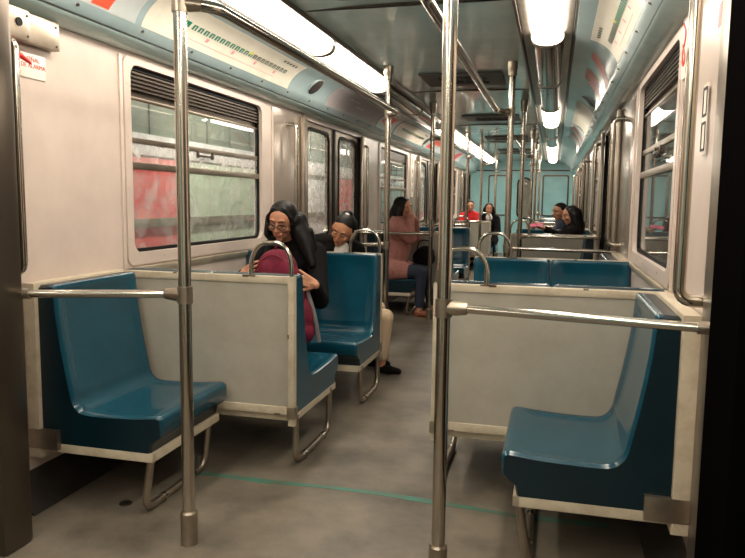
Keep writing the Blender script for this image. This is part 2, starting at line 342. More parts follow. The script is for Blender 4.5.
for k in range(7):
    L = empty('added_fill_lamp', (-2.62, -.5+k*3.4, 2.95), label='added unseen tube lamp that lights the station wall from above the track', cat='lamp', group='added station fill lamps')  # unseen lamps, added so the station wall looks lit through the windows
    tubeo('fill_tube', [(0, -.6, 0), (0, .6, 0)], .03, M['tube'], L)
    boxo('fill_tray', (-.05, .05, -.65, .65, .035, .08), M['white'], L)
    la = D.lights.new('added_fill_area', 'AREA'); la.shape = 'RECTANGLE'; la.size = .12; la.size_y = 1.2; la.energy = STATION_FILL_W; la.color = (1, .97, .88)  # area light added under the tube to brighten the station wall further
    lo = D.objects.new('fill_light', la); link(lo, L); lo.location = (-.02, 0, -.04); lo.rotation_euler = (0, math.radians(25), 0)
bm = bmesh.new(); box(bm, 1.7, 1.8, -3, 24, -.9, 3.4); tag(obj('wall_tunnel', bm, M['tunnel'], smooth=False), kind='structure')
bm = bmesh.new(); box(bm, XO-.1, 1.8, -3.5, 24, -1.0, -.9); tag(obj('ground', bm, M['tunnel'], smooth=False), kind='structure')

# ------------------------------------------------------------------ lamps
LU = 1.55
def lamp(s, k):
    y0 = 4.35 + k*LU; y1 = y0+LU
    on = (k <= 0 or k >= 3) if s < 0 else (k <= -1 or k == 2 or k >= 5)
    L = empty('ceiling_lamp', (C+s*.707, y0, 2.232))
    where = 'left' if s < 0 else 'right'
    if on: tag(L, 'lit white fluorescent lamp in the %s lamp strip, %s' % (where, 'near the camera' if k < 0 else ('over the bay of the seated women' if k == 0 else 'in the far half of the car')), 'lamp', 'lit lamps of the %s strip %s' % (where, 'near' if k < 0 else ('over bay' if k == 0 else 'far')))
    else: tag(L, 'unlit lamp cover with a dark shiny tube shape in the %s lamp strip' % where, 'lamp', 'unlit lamps of the %s strip' % where)
    bm = bmesh.new(); n = 14; pr = []
    for i in range(n+1):
        a = math.pi*i/n; pr.append((-.089*math.cos(a), -.062*math.sin(a)**.7 if 0 < i < n else 0))
    prof_extrude(bm, pr, .012, LU-.012); obj('lamp_cover', bm, M['lit'] if on else M['unlit'], L)
    bm = bmesh.new(); pr = [(-.139, -.002), (-.092, .008), (-.092, .03), (.092, .03), (.092, .008), (.139, -.002), (.139, .05), (-.139, .05)]
    prof_extrude(bm, pr, .002, LU-.002); obj('lamp_housing', bm, M['brushed'], L)
    for yy in (.002, LU-.032):
        bm = bmesh.new(); pr = []
        for i in range(n+1):
            a = math.pi*i/n; pr.append((-.096*math.cos(a), -.067*math.sin(a)**.7 if 0 < i < n else 0))
        prof_extrude(bm, pr, yy, yy+.03); obj('end_ring', bm, M['brushed'], L)
    return L
for s in (-1, 1):
    for k in range(-4, 9):
        if 4.35+(k+1)*LU > YE: continue
        lamp(s, k)

# ------------------------------------------------------------------ ceiling vents
def vent(y, label):
    V = empty('ceiling_vent', (C+.02, y, 2.262), label=label, cat='vent')
    bm = bmesh.new(); lp = rrect(-.33, .33, -.29, .29, .02); n = len(lp)
    el = []
    for (x, yy) in lp:
        a = math.atan2(yy/.24, x/.27); el.append((.27*math.cos(a), .23*math.sin(a)))
    for z in (0,):
        o1 = [bm.verts.new((p[0], p[1], -.002)) for p in lp]; o2 = [bm.verts.new((p[0]*.99, p[1]*.99, -.014)) for p in lp]
        i1 = [bm.verts.new((p[0], p[1], -.014)) for p in el]; i2 = [bm.verts.new((p[0], p[1], .03)) for p in el]
        for A, B in ((o1, o2), (o2, i1), (i1, i2)):
            for i in range(n): bm.faces.new((A[i], A[(i+1) % n], B[(i+1) % n], B[i]))
    obj('vent_plate', bm, M['vent'], V)
    bm = bmesh.new(); vs = [bm.verts.new((.27*math.cos(t*math.pi/16), .23*math.sin(t*math.pi/16), .028)) for t in range(32)]; bm.faces.new(vs); obj('vent_duct', bm, M['ventdeep'], V)
    bm = bmesh.new()
    for rr in (.06, .11, .16, .21): tube(bm, [(rr*1.17*math.cos(t*math.pi/14), rr*math.sin(t*math.pi/14), -.006) for t in range(29)], .005, 6, caps=False)
    for a in range(4): c_, s_ = math.cos(a*math.pi/4), math.sin(a*math.pi/4); tube(bm, [(-.26*c_, -.22*s_, -.006), (.26*c_, .22*s_, -.006)], .004, 6)
    obj('vent_grille', bm, M['vent'], V)
for y, l in ((3.18, 'dark ceiling vent nearest the camera, cut by the top of the photo'), (5.88, 'dark square ceiling vent with round grille above the first doorway'), (8.6, 'ceiling vent between the first and second doorway beyond the round one'), (11.3, 'fourth ceiling vent along the car, a thin dark strip from here'), (14.0, 'farthest ceiling vent, near the teal end wall')):
    vent(y, l)
for y in (3.62, 6.45, 9.3, 12.0, 14.8):
    bm = bmesh.new(); prof_extrude(bm, [(C+x, z) for x, z in [(-.54, 2.2475), (-.3, 2.262), (0, 2.2665), (.3, 2.262), (.54, 2.2475), (.54, 2.2515), (-.54, 2.2515)]], y, y+.008)
    tag(obj('trim_ceiling_seam', bm, M['darksteel']), kind='structure')

# ------------------------------------------------------------------ ads and maps on the curved cove
def cpatch(bm, s, corners, off=.003, n=8):
    """corners: 4 (Y, t) in order; builds patch following the cove"""
    g = []
    for i in range(n+1):
        row = []
        for j in range(n+1):
            u, v = i/n, j/n; a, b, c, d = corners
            Y = (a[0]*(1-u)+b[0]*u)*(1-v) + (d[0]*(1-u)+c[0]*u)*v; t = (a[1]*(1-u)+b[1]*u)*(1-v) + (d[1]*(1-u)+c[1]*u)*v
            w_, z_ = cove(t); nn = coven(t); row.append(bm.verts.new((C+s*(w_-off*nn.x*-1 if 0 else w_+nn.x*off), Y, z_+nn.y*off)))
        g.append(row)
    for i in range(n):
        for j in range(n): bm.faces.new((g[i][j], g[i+1][j], g[i+1][j+1], g[i][j+1]))
def cpo(name, s, quads, m, parent, off, n=6):
    bm = bmesh.new()
    for q in quads: cpatch(bm, s, q, off, n)
    return obj(name, bm, m, parent, rec=False)
def rectq(y0, y1, t0, t1): return [(y0, t0), (y1, t0), (y1, t1), (y0, t1)]
def advert(s, y0, y1, m, label, cat='advert', name='advert_panel'):
    A = empty(name, (wx(s, -.15), y0, 2.1), label=label, cat=cat)
    bm = bmesh.new(); cpatch(bm, s, rectq(y0, y1, .03, .97), .002, 14); o = obj('printed_sheet', bm, m, A, rec=False)
    return A
def fixparent(A):
    for ch in A.children: ch.matrix_parent_inverse = Matrix.Translation(A.location).inverted()
def route_map(s, y0, y1, label):
    A = advert(s, y0, y1, M['admap'], label, 'map', 'route_map'); n = 21; o_ = .38 if s < 0 else .15; st = (y1-y0-o_-.15)/n
    d = []
    for i in range(n):
        y = y0+o_+i*st
        cpo('station_icon', s, [[(y, .44), (y+st*.28, .44), (y+st*.28, .58), (y, .58)], [(y+st*.28, .44), (y+st*.7, .44), (y+st*.7, .47), (y+st*.28, .47)],
            [(y+st*.48, .46), (y+st*.7, .46), (y+st*.7, .58), (y+st*.48, .58)]], M['mapdark' if i > 11 else 'mapgreen'], A, .0035, 1)
        if i % 5 == 3: d.append([(y, .62), (y+st*.5, .62), (y+st*.3, .72), (y-.01, .72)])
    cpo('line_symbol', s, [rectq(y0+o_-.10, y0+o_-.03, .42, .57)], M['mapgreen'], A, .0035, 1)
    for q in d: cpo('transfer_mark', s, [q], M['mappink'], A, .0035, 1)
    cpo('yellow_mark', s, [rectq(y0+o_+11*st, y0+o_+11.6*st, .40, .50)], M['mapyellow'], A, .004, 1)
    cpo('map_heading', s, [rectq(y1-.34+i*.05, y1-.31+i*.05, .16, .24) for i in range(5)], M['mapdark'], A, .0035, 1)
    cpo('map_footer_line', s, [rectq(y0+.3, y1-.3, .80, .812)], M['mappink'], A, .0035, 4)
    fixparent(A)
def red_ad(s, y0, y1, m, quads, label, base='adwhite'):
    A = advert(s, y0, y1, M[base], label); cpo('printed_shapes', s, quads, M[m], A, .0035, 6); fixparent(A)
yl = [2.62, 4.62]
route_map(-1, 2.95, 4.78, 'white metro line map with green station icons above the nearest left window')
red_ad(-1, 1.9, 2.9, 'adred', [[(2.0, .0), (2.42, .0), (2.6, .85), (2.32, .6)], [(2.64, .42), (2.74, .42), (2.70, .93), (2.58, .93)], [(1.92, .1), (1.98, .1), (2.25, .7), (2.15, .8)]], 'pale advert with orange red shapes at the top left corner of the view')
A = advert(-1, 5.62, 7.3, M['adgrey'], 'plain mauve grey advert panel above the first left doorway')
cpo('printed_marks', -1, [rectq(6.1, 6.2, .3, .36), rectq(6.25, 6.4, .3, .36), rectq(6.4, 6.65, .5, .56)], M['adwhite'], A, .0035, 2); fixparent(A)
red_ad(-1, 7.34, 8.1, 'adred', [[(7.4, .55), (7.6, .15), (7.9, .15), (7.85, .9)]], 'advert with an orange red wedge just beyond the first left doorway')
route_map(-1, 8.15, 10.0, 'metro line map above the second left window')
red_ad(-1, 10.1, 12.0, 'adred', [[(10.3, .9), (10.7, .1), (11.0, .1), (10.8, .9)], [(11.0, .2), (11.5, .2), (11.5, .5), (10.9, .5)]], 'white advert with a bent orange red shape above the second left doorway')
red_ad(-1, 12.3, 14.0, 'redplastic', [[(13.0, .9), (13.3, .1), (13.7, .1), (13.5, .9)]], 'far left advert with a red stroke')
route_map(1, 3.02, 4.28, 'metro line map with green icons above the nearest right window')
red_ad(1, 4.4, 6.05, 'addark', [[(4.55, .15), (4.75, .15), (5.25, .95), (4.95, .95)], [(5.1, .1), (5.5, .1), (5.5, .5), (5.3, .6)], [(5.35, .5), (5.6, .2), (6.0, .9), (5.8, .95)]], 'grey advert with dull red diagonal stripes above the right seats', 'cove')
A = advert(1, 6.75, 8.6, M['admap'], 'pale yellowish advert above the first right doorway'); fixparent(A)
red_ad(1, 8.7, 10.6, 'addark', [[(8.8, .1), (9.1, .1), (9.8, .95), (9.4, .95)], [(9.5, .1), (9.8, .1), (10.5, .95), (10.1, .95)]], 'far right advert with two dull red stripes', 'adwhite')
def speaker(s, y, label):
    w_, z_ = cove(.5); nn = coven(.5); R = Vector((s*nn.x, 0, nn.y)); S = empty('ceiling_speaker', (C+s*w_, y, z_), label=label, cat='speaker')
    q = Vector((0, 0, -1)).rotation_difference(R).to_matrix().to_4x4()
    for nm, r, h, m in (('speaker_rim', .085, .012, M['cove']), ('speaker_grille', .074, .018, M['vent'])):
        bm = bmesh.new(); tube(bm, [(0, 0, .02), (0, 0, -h*.8), (0, 0, -h)], [r, r, r*.95], 28); bm.transform(q); obj(nm, bm, m, S)
for s, y, l in ((-1, 5.22, 'round grey speaker grille in the left cove before the first doorway'), (1, 6.4, 'dark oval speaker grille in the right cove before the first doorway'), (-1, 10.06, 'small far speaker grille in the left cove')):
    speaker(s, y, l)
for s in (-1, 1):
    bm = bmesh.new()
    for k in range(34):
        y = 1.6+k*.46
        tube(bm, [(C+s*1.116, y, 2.032), (C+s*1.111, y, 2.022)], .008, 8)
    tag(obj('trim_cornice_screws_'+side_word[s], bm, M['darksteel']), kind='structure')

# ------------------------------------------------------------------ seats
SIT = [(.055, .905), (.075, .905), (.083, .88), (.092, .77), (.115, .62), (.138, .50), (.150, .445), (.170, .415), (.205, .400), (.30, .399), (.42, .404), (.50, .412), (.525, .412), (.541, .400), (.543, .375)]
FRONT = [(.541, .335), (.52, .315), (.495, .298), (.487, .262)]
def catmull(P, n=4):
    out = []
    for i in range(len(P)-1):
        p0, p1, p2, p3 = P[max(i-1, 0)], P[i], P[i+1], P[min(i+2, len(P)-1)]
        for k in range(n):
            t = k/n
            out.append(tuple(.5*((2*p1[j]) + (-p0[j]+p2[j])*t + (2*p0[j]-5*p1[j]+4*p2[j]-p3[j])*t*t + (-p0[j]+3*p1[j]-3*p2[j]+p3[j])*t**3) for j in (0, 1)))
    out.append(P[-1]); return out
def sstep(a, b, x): t = min(1, max(0, (x-a)/(b-a))); return t*t*(3-2*t)
def seat_shell(w, name, parent, xo=0, cap=0):
    """local: x across, y depth forward (+), z up"""
    sit = catmull(SIT, 3); m = len(sit); h = w/2
    nr = []
    for i in range(m):
        a, b = sit[max(i-1, 0)], sit[min(i+1, m-1)]; d = Vector((b[0]-a[0], b[1]-a[1])); d = d.normalized() if d.length > 0 else Vector((1, 0)); nr.append(Vector((-d.y, d.x)))
    # outward normal (towards the sitter): flip so that it points up/forward
    for i in range(m):
        if nr[i].x*.7+nr[i].y < 0: nr[i] = -nr[i]
    xs = [-h, -h+.003, -h+.010, -h+.02, -h+.04, -h+.055, -h+.075, -h*.55, -h*.25, 0, h*.25, h*.55, h-.075, h-.055, h-.04, h-.02, h-.010, h-.003, h]
    bm = bmesh.new(); rows = []
    for x in xs:
        e = h-abs(x); row = []; rnd = .010*(1-sstep(0, .010, e))**1.0
        for i, (y, z) in enumerate(sit):
            f = i/m; rec = 0
            if z > .45: rec = .012*sstep(.03, .07, e)*sstep(.895, .85, z)*1.0*(1 if z > .52 else sstep(.45, .52, z)*.6+.4)
            elif y < .5: rec = .009*sstep(.02, .06, e)*sstep(.50, .44, y)
            off = -rec-rnd; row.append(bm.verts.new((x+xo, y+nr[i].x*off, z+nr[i].y*off)))
        for (y, z) in FRONT: row.append(bm.verts.new((x+xo, y-rnd*.7, z)))
        row.append(bm.verts.new((x+xo, .02, .262))); row.append(bm.verts.new((x+xo, .004, .30))); row.append(bm.verts.new((x+xo, .004, .895-rnd))); row.append(bm.verts.new((x+xo, .012, .903-rnd)))
        rows.append(row)
    k = len(rows[0])
    for A, B in zip(rows, rows[1:]):
        for i in range(k):
            f = bm.faces.new((A[i], A[(i+1) % k], B[(i+1) % k], B[i]))
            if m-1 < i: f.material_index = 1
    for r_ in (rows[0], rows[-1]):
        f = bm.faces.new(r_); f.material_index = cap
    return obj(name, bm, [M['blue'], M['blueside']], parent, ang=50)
def leg_loop(x, ya, yb, parent, nm='leg'):
    """u shaped leg in the y-z plane"""
    pts = fillet([(x, ya, .25), (x, ya, .018), (x, yb, .018), (x, yb, .25)], .07); o = tubeo(nm, pts, .0155, M['brushed'], parent)
    for y in (ya+.09, yb-.09): tubeo('sleeve', [(x, y-.01, .018), (x, y+.01, .018)], .019, M['steel'], o, 12)
def make_long_seat():
    """single seat with its back to the car wall; local +Y into the aisle, x along the car"""
    R = empty('side_seat'); w = .56
    seat_shell(w, 'seat_shell', R, 0, 1)
    bm = bmesh.new(); box(bm, -w/2+.0, -w/2+.025, -.0, .50, .225, .262, bev=.003); box(bm, w/2-.025, w/2, 0, .50, .225, .262, bev=.003)
    box(bm, -w/2, w/2, .475, .50, .225, .262, bev=.003); box(bm, -w/2, w/2, 0, .025, .225, .262, bev=.003); obj('seat_frame', bm, M['cream'], R)
    bm = bmesh.new(); box(bm, -w/2-.02, w/2+.02, -.052, .003, .20, .912, bev=.006); obj('back_plate', bm, M['cream'], R)
    bm = bmesh.new(); box(bm, w/2-.01, w/2+.022, -.056, .085, .24, .32, bev=.002); obj('bracket', bm, M['brushed'], R)
    pts = fillet([(-w/2+.05, .47, .24), (-w/2+.05, .445, .018), (w/2-.022, .445, .018), (w/2-.022, .48, .24)], .07)
    o = tubeo('leg', pts, .0155, M['brushed'], R)
    for x in (-w/2+.16, w/2-.16): tubeo('sleeve', [(x-.01, .445, .018), (x+.01, .445, .018)], .019, M['steel'], o, 12)
    return R
BW = .875   # bench width
def make_bench():
    """two-place bench; local +Y is the way it faces, -x end is at the car wall, +x at the aisle when mirrored by the caller"""
    R = empty('bench_seat')
    seat_shell(.448, 'seat_shell', R, -.227); seat_shell(.448, 'seat_shell', R, .227)
    bm = bmesh.new()
    for a, b, c, d in ((-.45, .45, .475, .50), (-.45, .45, 0, .025), (-.45, -.425, 0, .5), (.425, .45, 0, .5)): box(bm, a, b, c, d, .225, .262, bev=.003)
    obj('seat_frame', bm, M['cream'], R)
    return R
def make_partition():
    """panel in the x-z plane, local x from 0 (wall) to .88 (aisle)"""
    R = empty('partition_panel'); W_ = HW-EDGE
    bm = bmesh.new(); box(bm, .01, W_-.02, -.008, .008, .285, .885); obj('panel_board', bm, M['panel'], R, smooth=False)
    bm = bmesh.new()
    for b in ((0, W_, -.014, .014, .872, .905), (0, W_, -.014, .014, .262, .30), (W_-.032, W_, -.016, .016, .21, .905), (0, .025, -.014, .014, .262, .905)): box(bm, *b, bev=.004)
    obj('panel_frame', bm, M['cream'], R)
    bm = bmesh.new()
    for b in ((W_-.255, W_-.225, -.0145, .0, .897, .9055), (W_-.245, W_-.19, -.0145, 0, .9, .9055), (.3, .32, -.0145, .0, .900, .9055), (W_-.0325, W_-.026, -.0165, 0, .62, .64), (.42, .45, -.0145, 0, .262, .265), (W_-.10, W_-.07, -.0145, 0, .262, .267)): box(bm, *b)
    obj('paint_wear', bm, M['dirt'], R)
    bm = bmesh.new(); box(bm, W_-.036, W_+.004, -.02, .02, .245, .30, bev=.003); obj('corner_bracket', bm, M['brushed'], R)
    pts = fillet([(W_-.215, 0, .895), (W_-.215, 0, .99), (W_-.17, 0, 1.055), (W_-.06, 0, 1.055), (W_-.018, 0, .99), (W_-.018, 0, .895)], .07)
    tubeo('grab_loop', pts, .0105, M['steel'], R, 12)
    return R
LS = make_long_seat(); BS = make_bench(); PP = make_partition()
used = {'LS': False, 'BS': False, 'PP': False}
def inst(key, proto, loc, rz, sx, label, cat, group=None):
    o = copy_tree(proto) if used[key] else proto; used[key] = True
    o.location = loc; o.rotation_euler = (0, 0, rz); o.scale = (sx, 1, 1); return tag(o, label, cat, group)
zone = ['in the nearest bay', 'in the bay beyond the first doorway', 'in the farthest bay']
for s in (-1, 1):
    sd = side_word[s]
    for m in range(3):
        o = m*PER; pA, pB = 2.935+o, 4.475+o
        # side seats back to the wall: local +Y -> -s*X
        rz = math.pi/2 if s > 0 else -math.pi/2
        lab = ['blue side seat on the %s by the camera, back to the wall', 'blue side seat on the %s just past the first doorway', 'blue side seat on the %s past the second doorway'][m] % sd
        inst('LS', LS, (wx(s, -.058), pA-.345, 0), rz, -s, lab, 'seat')
        lab = ['blue side seat on the %s just before the first doorway', 'blue side seat on the %s just before the second doorway', 'blue side seat on the %s just before the end doorway'][m] % sd
        inst('LS', LS, (wx(s, -.058), pB+.345, 0), rz, s, lab, 'seat')
        for j, (py, dr, wd) in enumerate(((pA, 1, 'back to the camera'), (pB, -1, 'facing the camera'))):
            # the aisle end in world x
            xw = wx(s); xe = C+s*EDGE
            kx = 1.03 if j == 1 else (1.04 if s > 0 else 1.0)
            inst('PP', PP, (xw, py, 0), 0, -s*kx, 'grey partition with grab loop on the %s, %s, %s' % (sd, 'nearer of the two' if j == 0 else 'farther of the two', zone[m]), 'partition')
            b = inst('BS', BS, ((xw+xe)/2-s*.014*j, py+dr*.018, 0), 0 if dr > 0 else math.pi, 1, 'blue bench %s on the %s %s' % (wd, sd, zone[m]), 'bench')
            sg = -s*dr  # aisle side in local x
            leg_loop(sg*.44, .02, .43, b); b.scale = (kx, 1.22 if j == 0 else 1.04, 1)
# ------------------------------------------------------------------ poles, rails, wall posts, wall handles
def pole(s, y, label, dirsign):
    """dirsign: +1 when the seat bay lies at larger Y"""
    P = empty('grab_pole', (C+s*POLE, y, 0), label=label, cat='pole')
    tubeo('pole_tube', [(0, 0, .0), (0, 0, 2.255)], .0225, M['steel'], P, 20)
    tubeo('floor_collar', [(0, 0, 0), (0, 0, .118), (0, 0, .125)], [.031, .031, .026], M['brushed'], P, 20)
    tubeo('ceiling_collar', [(0, 0, 2.15), (0, 0, 2.155), (0, 0, 2.19), (0, 0, 2.2), (0, 0, 2.255)], [.025, .031, .031, .036, .036], M['brushed'], P, 20)
    return P
def clamp(parent, loc, dx):
    """T clamp around a vertical pole with an arm towards dx"""
    bm = bmesh.new(); tube(bm, [(loc[0], loc[1], loc[2]-.03), (loc[0], loc[1], loc[2]+.03)], .027, 18)
    a = Vector(loc); b = a+Vector(dx); tube(bm, [a, a.lerp(b, .45), b], [.025, .024, .019], 14)
    c = a.lerp(b, .5); tube(bm, [c+Vector((0, -.026, 0)), c+Vector((0, .026, 0))], .006, 8)
    return obj('clamp', bm, M['brushed'], parent)
ps = [(2.175, 1), (5.205, -1), (7.205, 1), (10.235, -1), (12.235, 1), (15.265, -1)]
pn = ['nearest the camera', 'before the first doorway', 'past the first doorway', 'before the second doorway', 'past the second doorway', 'before the end doorway']
for s in (-1, 1):
    for (y, dr), nm in zip(ps, pn):
        P = pole(s, y, 'vertical steel grab pole on the %s of the aisle, %s' % (side_word[s], nm), dr)
        clamp(P, (0, 0, RAILZ+.01), (s*.075, 0, 0))
        clamp(P, (0, 0, TOPZ), (-s*.06, dr*.045, 0))
        # lower rail to the wall post
        wide = (s < 0 and dr > 0 and y < 3); x0 = s*.07; x1 = -.565 if wide else s*(HW-POLE-.03); ye = -.13 if wide else (-.10 if y < 3 else dr*-.07 if dr > 0 else .20)
        Rl = empty('lower_rail', (C+s*POLE, y, RAILZ+.01), label='horizontal steel rail from the %s grab pole %s to the door post' % (side_word[s], nm), cat='rail')
        if y > 3: ye = 0
        tubeo('rail_tube', [(x0, 0, 0), (x1, ye, -.005)], .0145, M['steel'], Rl)
        tubeo('rail_ferrule', [(x1-s*.03, ye*.96, -.005), (x1+s*.006, ye, -.005)], .019, M['brushed'], Rl)
    for m in range(3):
        a, b = 2.175+m*PER, 5.205+m*PER
        Rl = empty('overhead_rail', (C+s*.36, (a+b)/2, TOPZ), label='overhead steel rail along the %s of the aisle %s' % (side_word[s], zone[m]), cat='rail')
        h = (b-a)/2; q = s*(POLE-.36)
        pts = fillet([(q*.45, -h+.03, 0), (0, -h+.09, 0), (0, h-.14, 0), (q*.45, h-.045, 0)], .06)
        tubeo('rail_tube', pts, .0205, M['steel'], Rl, 18)
        tubeo('rail_sleeve', [(0, h-.18, 0), (0, h-.14, 0)], .024, M['brushed'], Rl)
# wall posts at the door edges
jl = [(2.09, 2.20), (5.41, 5.47)]
for s in (-1, 1):
    posts = [2.09, 5.41, 7.225, 10.46, 12.255, 15.51]
    for i, (y, nm) in enumerate(zip(posts, pn)):
        X0 = wx(s); y2, dr = ps[i]; yy = y2+dr*.07 if i else 2.225
        Pp = empty('door_post', (X0, y+.045, 0), label='vertical steel door post with grab handle on the %s wall, %s' % (side_word[s], nm), cat='post')
        bm = bmesh.new()
        if i == 0 and s < 0: box(bm, 0, .235, -.235, -.095, 0, 1.95, bev=.02)
        elif i == 0: box(bm, -.028, 0, -.11, .064, 0, 1.935, bev=.008)
        else: box(bm, -s*.042, -s*.008, -.042, .042, 0, 1.935, bev=.01)
        obj('post_column', bm, M['darksteel'] if i == 0 and s < 0 else M['brushed'], Pp)
        yo = yy-(y+.045)
        so = .09 if s > 0 else .078; zh = 1.92 if (s > 0 and i == 0) else 1.83; pts = fillet([(-s*.0, yo, .965), (-s*so, yo, .965), (-s*so, yo, zh), (0, yo, zh)], .05)
        hb = tubeo('grab_handle', pts, .0185 if s > 0 else .0145, M['steel'], Pp)
        for z in (.965, zh): tubeo('handle_base', [(0, yo, z), (-s*.008, yo, z)], .024, M['brushed'], hb)
# black rubber jamb of the near right doorway (wide)
o = boxo('door_jamb', (wx(1, -.05), wx(1, .02), 1.70, 1.99, 0, 1.95), M['matblack'], bev=.01); tag(o, 'wide black rubber door jamb at the right edge of the view', 'door jamb')

# ------------------------------------------------------------------ alarm box, signs
X0 = XL
A = empty('alarm_box', (X0, 2.185, 1.842), label='steel alarm box with red pull handle at the top left', cat='alarm')
bm = bmesh.new(); prof = [(0, 0), (.055, .0), (.055, .19), (0, .19)]
box(bm, 0, .062, .015, .145, 0, .112, bev=.004); box(bm, 0, .045, .145, .33, -.0, .112, bev=.004); obj('box_case', bm, M['brushed'], A)
for yy, zz, xx in ((.03, .015, .061), (.13, .015, .061), (.03, .09, .061), (.13, .09, .061), (.31, .015, .044), (.31, .09, .044)): tubeo('screw', [(xx, yy, zz), (xx+.004, yy, zz)], .005, M['darksteel'], A, 8)
bm = bmesh.new(); tube(bm, [(.06, .085, .06), (.067, .085, .06)], .016, 14); obj('key_hole', bm, M['black'], A)
bm = bmesh.new(); tube(bm, [(.035, .075, .0), (.04, .09, -.035)], [.012, .009], 10); tube(bm, [(.04, .09, -.03), (.045, .10, -.062)], [.009, .008], 10)
tube(bm, [(.045, .055, -.062), (.045, .105, -.058), (.045, .16, -.078)], [.006, .011, .005], 10); obj('pull_handle', bm, M['redplastic'], A)
S = empty('alarm_sign', (X0+.001, 2.31, 1.722), label='small white sign with red lettering below the alarm box', cat='sign')
boxo('sign_plate', (0, .004, 0, .165, -.005, .09), M['sign'], S, .001)
Rm = Matrix(((0, 0, 1, 0), (1, 0, 0, 0), (0, 1, 0, 0), (0, 0, 0, 1)))
text('lettering', 'SE\u00d1AL\nDE ALARMA', .025, M['signred'], Matrix.Translation((.0045, .095, .055)) @ Rm, S)
bm = bmesh.new(); box(bm, .004, .006, .013, .021, .025, .075); box(bm, .004, .006, .013, .021, .006, .017); obj('exclamation_mark', bm, M['signred'], S)
# vertical number plates on the far left wall, stickers on the near right wall
def vtext(s, y, z, st, size, label, m='ink', plate=None):
    T = empty('wall_sign', (wx(s)-s*.007, y, z), label=label, cat='sign')
    if plate: boxo('sign_plate', (0, -s*.003, -plate[0]/2, plate[0]/2, -plate[1]/2, plate[1]/2), M['sign'], T, .0005)
    # reading from inside the car: on the left wall +Y is to the right; on the right wall -Y is
    B = Matrix(((0, 0, -s, 0), (-s, 0, 0, 0), (0, 1, 0, 0), (0, 0, 0, 1)))
    text('lettering', st, size, M[m], Matrix.Translation((-s*.0035, 0, 0)) @ B, T)
vtext(-1, 7.52, 1.50, 'T\nI\nT\nI\nI', .07, 'black vertical lettering on the white wall beyond the first left doorway')
vtext(-1, 10.05, 1.62, '0\n4\n0\n6', .13, 'grey vertical numbers on the narrow white wall before the second left doorway', 'ink', (.2, .62))
P = empty('wall_sticker', (XR-.009, 2.88, 1.85), label='white sticker with a red drawing at the top of the right wall', cat='sticker')
boxo('sticker_sheet', (0, -.002, -.075, .075, -.13, .10), M['sign'], P, 0)
bm = bmesh.new(); tube(bm, fillet([(-.002, .05, .08), (-.002, -.03, .03), (-.002, .04, -.03), (-.002, .02, -.09), (-.002, -.03, -.06), (-.002, .04, .0)], .05), .005, 6); obj('red_drawing', bm, M['signred'], P)
P = empty('wall_sticker', (wx(1)-.009, 2.30, 1.80), label='small pink and white sticker beside the steel post at top right', cat='sticker')
boxo('sticker_sheet', (0, -.002, -.035, .035, -.05, .06), M['sign'], P, 0); boxo('sticker_print', (-.002, -.003, -.022, .022, -.03, .04), M['mappink'], P, 0)
P = empty('wall_sign', (XR-.009, 2.44, 1.52), label='narrow vertical sign with two black framed boxes on the right wall by the grab handle', cat='sign')
boxo('sign_plate', (0, -.002, -.035, .035, -.11, .11), M['sign'], P, 0)
bm = bmesh.new()
for z0, z1 in ((-.10, -.008), (.008, .10)):
    ring(bm, rrect(-.03, .03, z0, z1, .004, 2), rrect(-.023, .023, z0+.008, z1-.008, .003, 2), -.002, -.004)
obj('black_frames', bm, M['ink'], P)

# ------------------------------------------------------------------ floor details
bm = bmesh.new(); pts = [(-1.62, 2.765), (-1.40, 2.775), (-1.18, 2.77), (-.95, 2.785), (-.68, 2.788), (-.45, 2.765), (-.28, 2.752), (-.08, 2.728), (.1, 2.735), (.25, 2.742)]
for (x0, y0), (x1, y1) in zip(pts, pts[1:]):
    a = .017+.006*math.sin(x0*9); b = .017+.006*math.sin(x1*9)
    v = [bm.verts.new(p) for p in ((x0, y0-a, .0012), (x1, y1-b, .0012), (x1, y1+b, .0012), (x0, y0+a, .0012))]; bm.faces.new(v)
bmesh.ops.remove_doubles(bm, verts=bm.verts, dist=1e-5); r = bmesh.ops.extrude_face_region(bm, geom=bm.faces[:]); bmesh.ops.translate(bm, verts=[v for v in r['geom'] if isinstance(v, bmesh.types.BMVert)], vec=(0, 0, -.0009))
tag(obj('floor_stripe', bm, M['tape'], smooth=False), 'worn green painted line crossing the grey floor', 'floor line')
H = empty('floor_bolt', (-1.66, 2.40, .0), label='small round metal cap set in the floor under the left side seat', cat='floor cap')
tubeo('cap_disc', [(0, 0, .0005), (0, 0, .004), (0, 0, .006)], [.026, .025, .018], M['darksteel'], H, 20)

# ------------------------------------------------------------------ people
def capsule(bm, a, ra, b, rb, seg=14):
    a, b = Vector(a), Vector(b); d = b-a; L = d.length
    if L < 1e-5: return ell(bm, a, (ra,)*3)
    q = Vector((0, 0, 1)).rotation_difference(d.normalized()).to_matrix(); rings = []
    prof = [(-ra*math.cos(t), ra*math.sin(t)) for t in [math.pi/2*k/4 for k in range(1, 5)]] + [(L+rb*math.sin(t), rb*math.cos(t)) for t in [math.pi/2*k/4 for k in range(0, 4)]]
    for z, r in prof: rings.append([bm.verts.new(a+q @ Vector((r*math.cos(2*math.pi*k/seg), r*math.sin(2*math.pi*k/seg), z))) for k in range(seg)])
    for A, B in zip(rings, rings[1:]):
        for k in range(seg): bm.faces.new((A[k], A[(k+1) % seg], B[(k+1) % seg], B[k]))
    t0 = bm.verts.new(a+q @ Vector((0, 0, -ra))); t1 = bm.verts.new(a+q @ Vector((0, 0, L+rb)))
    for k in range(seg): bm.faces.new((t0, rings[0][(k+1) % seg], rings[0][k])); bm.faces.new((t1, rings[-1][k], rings[-1][(k+1) % seg]))
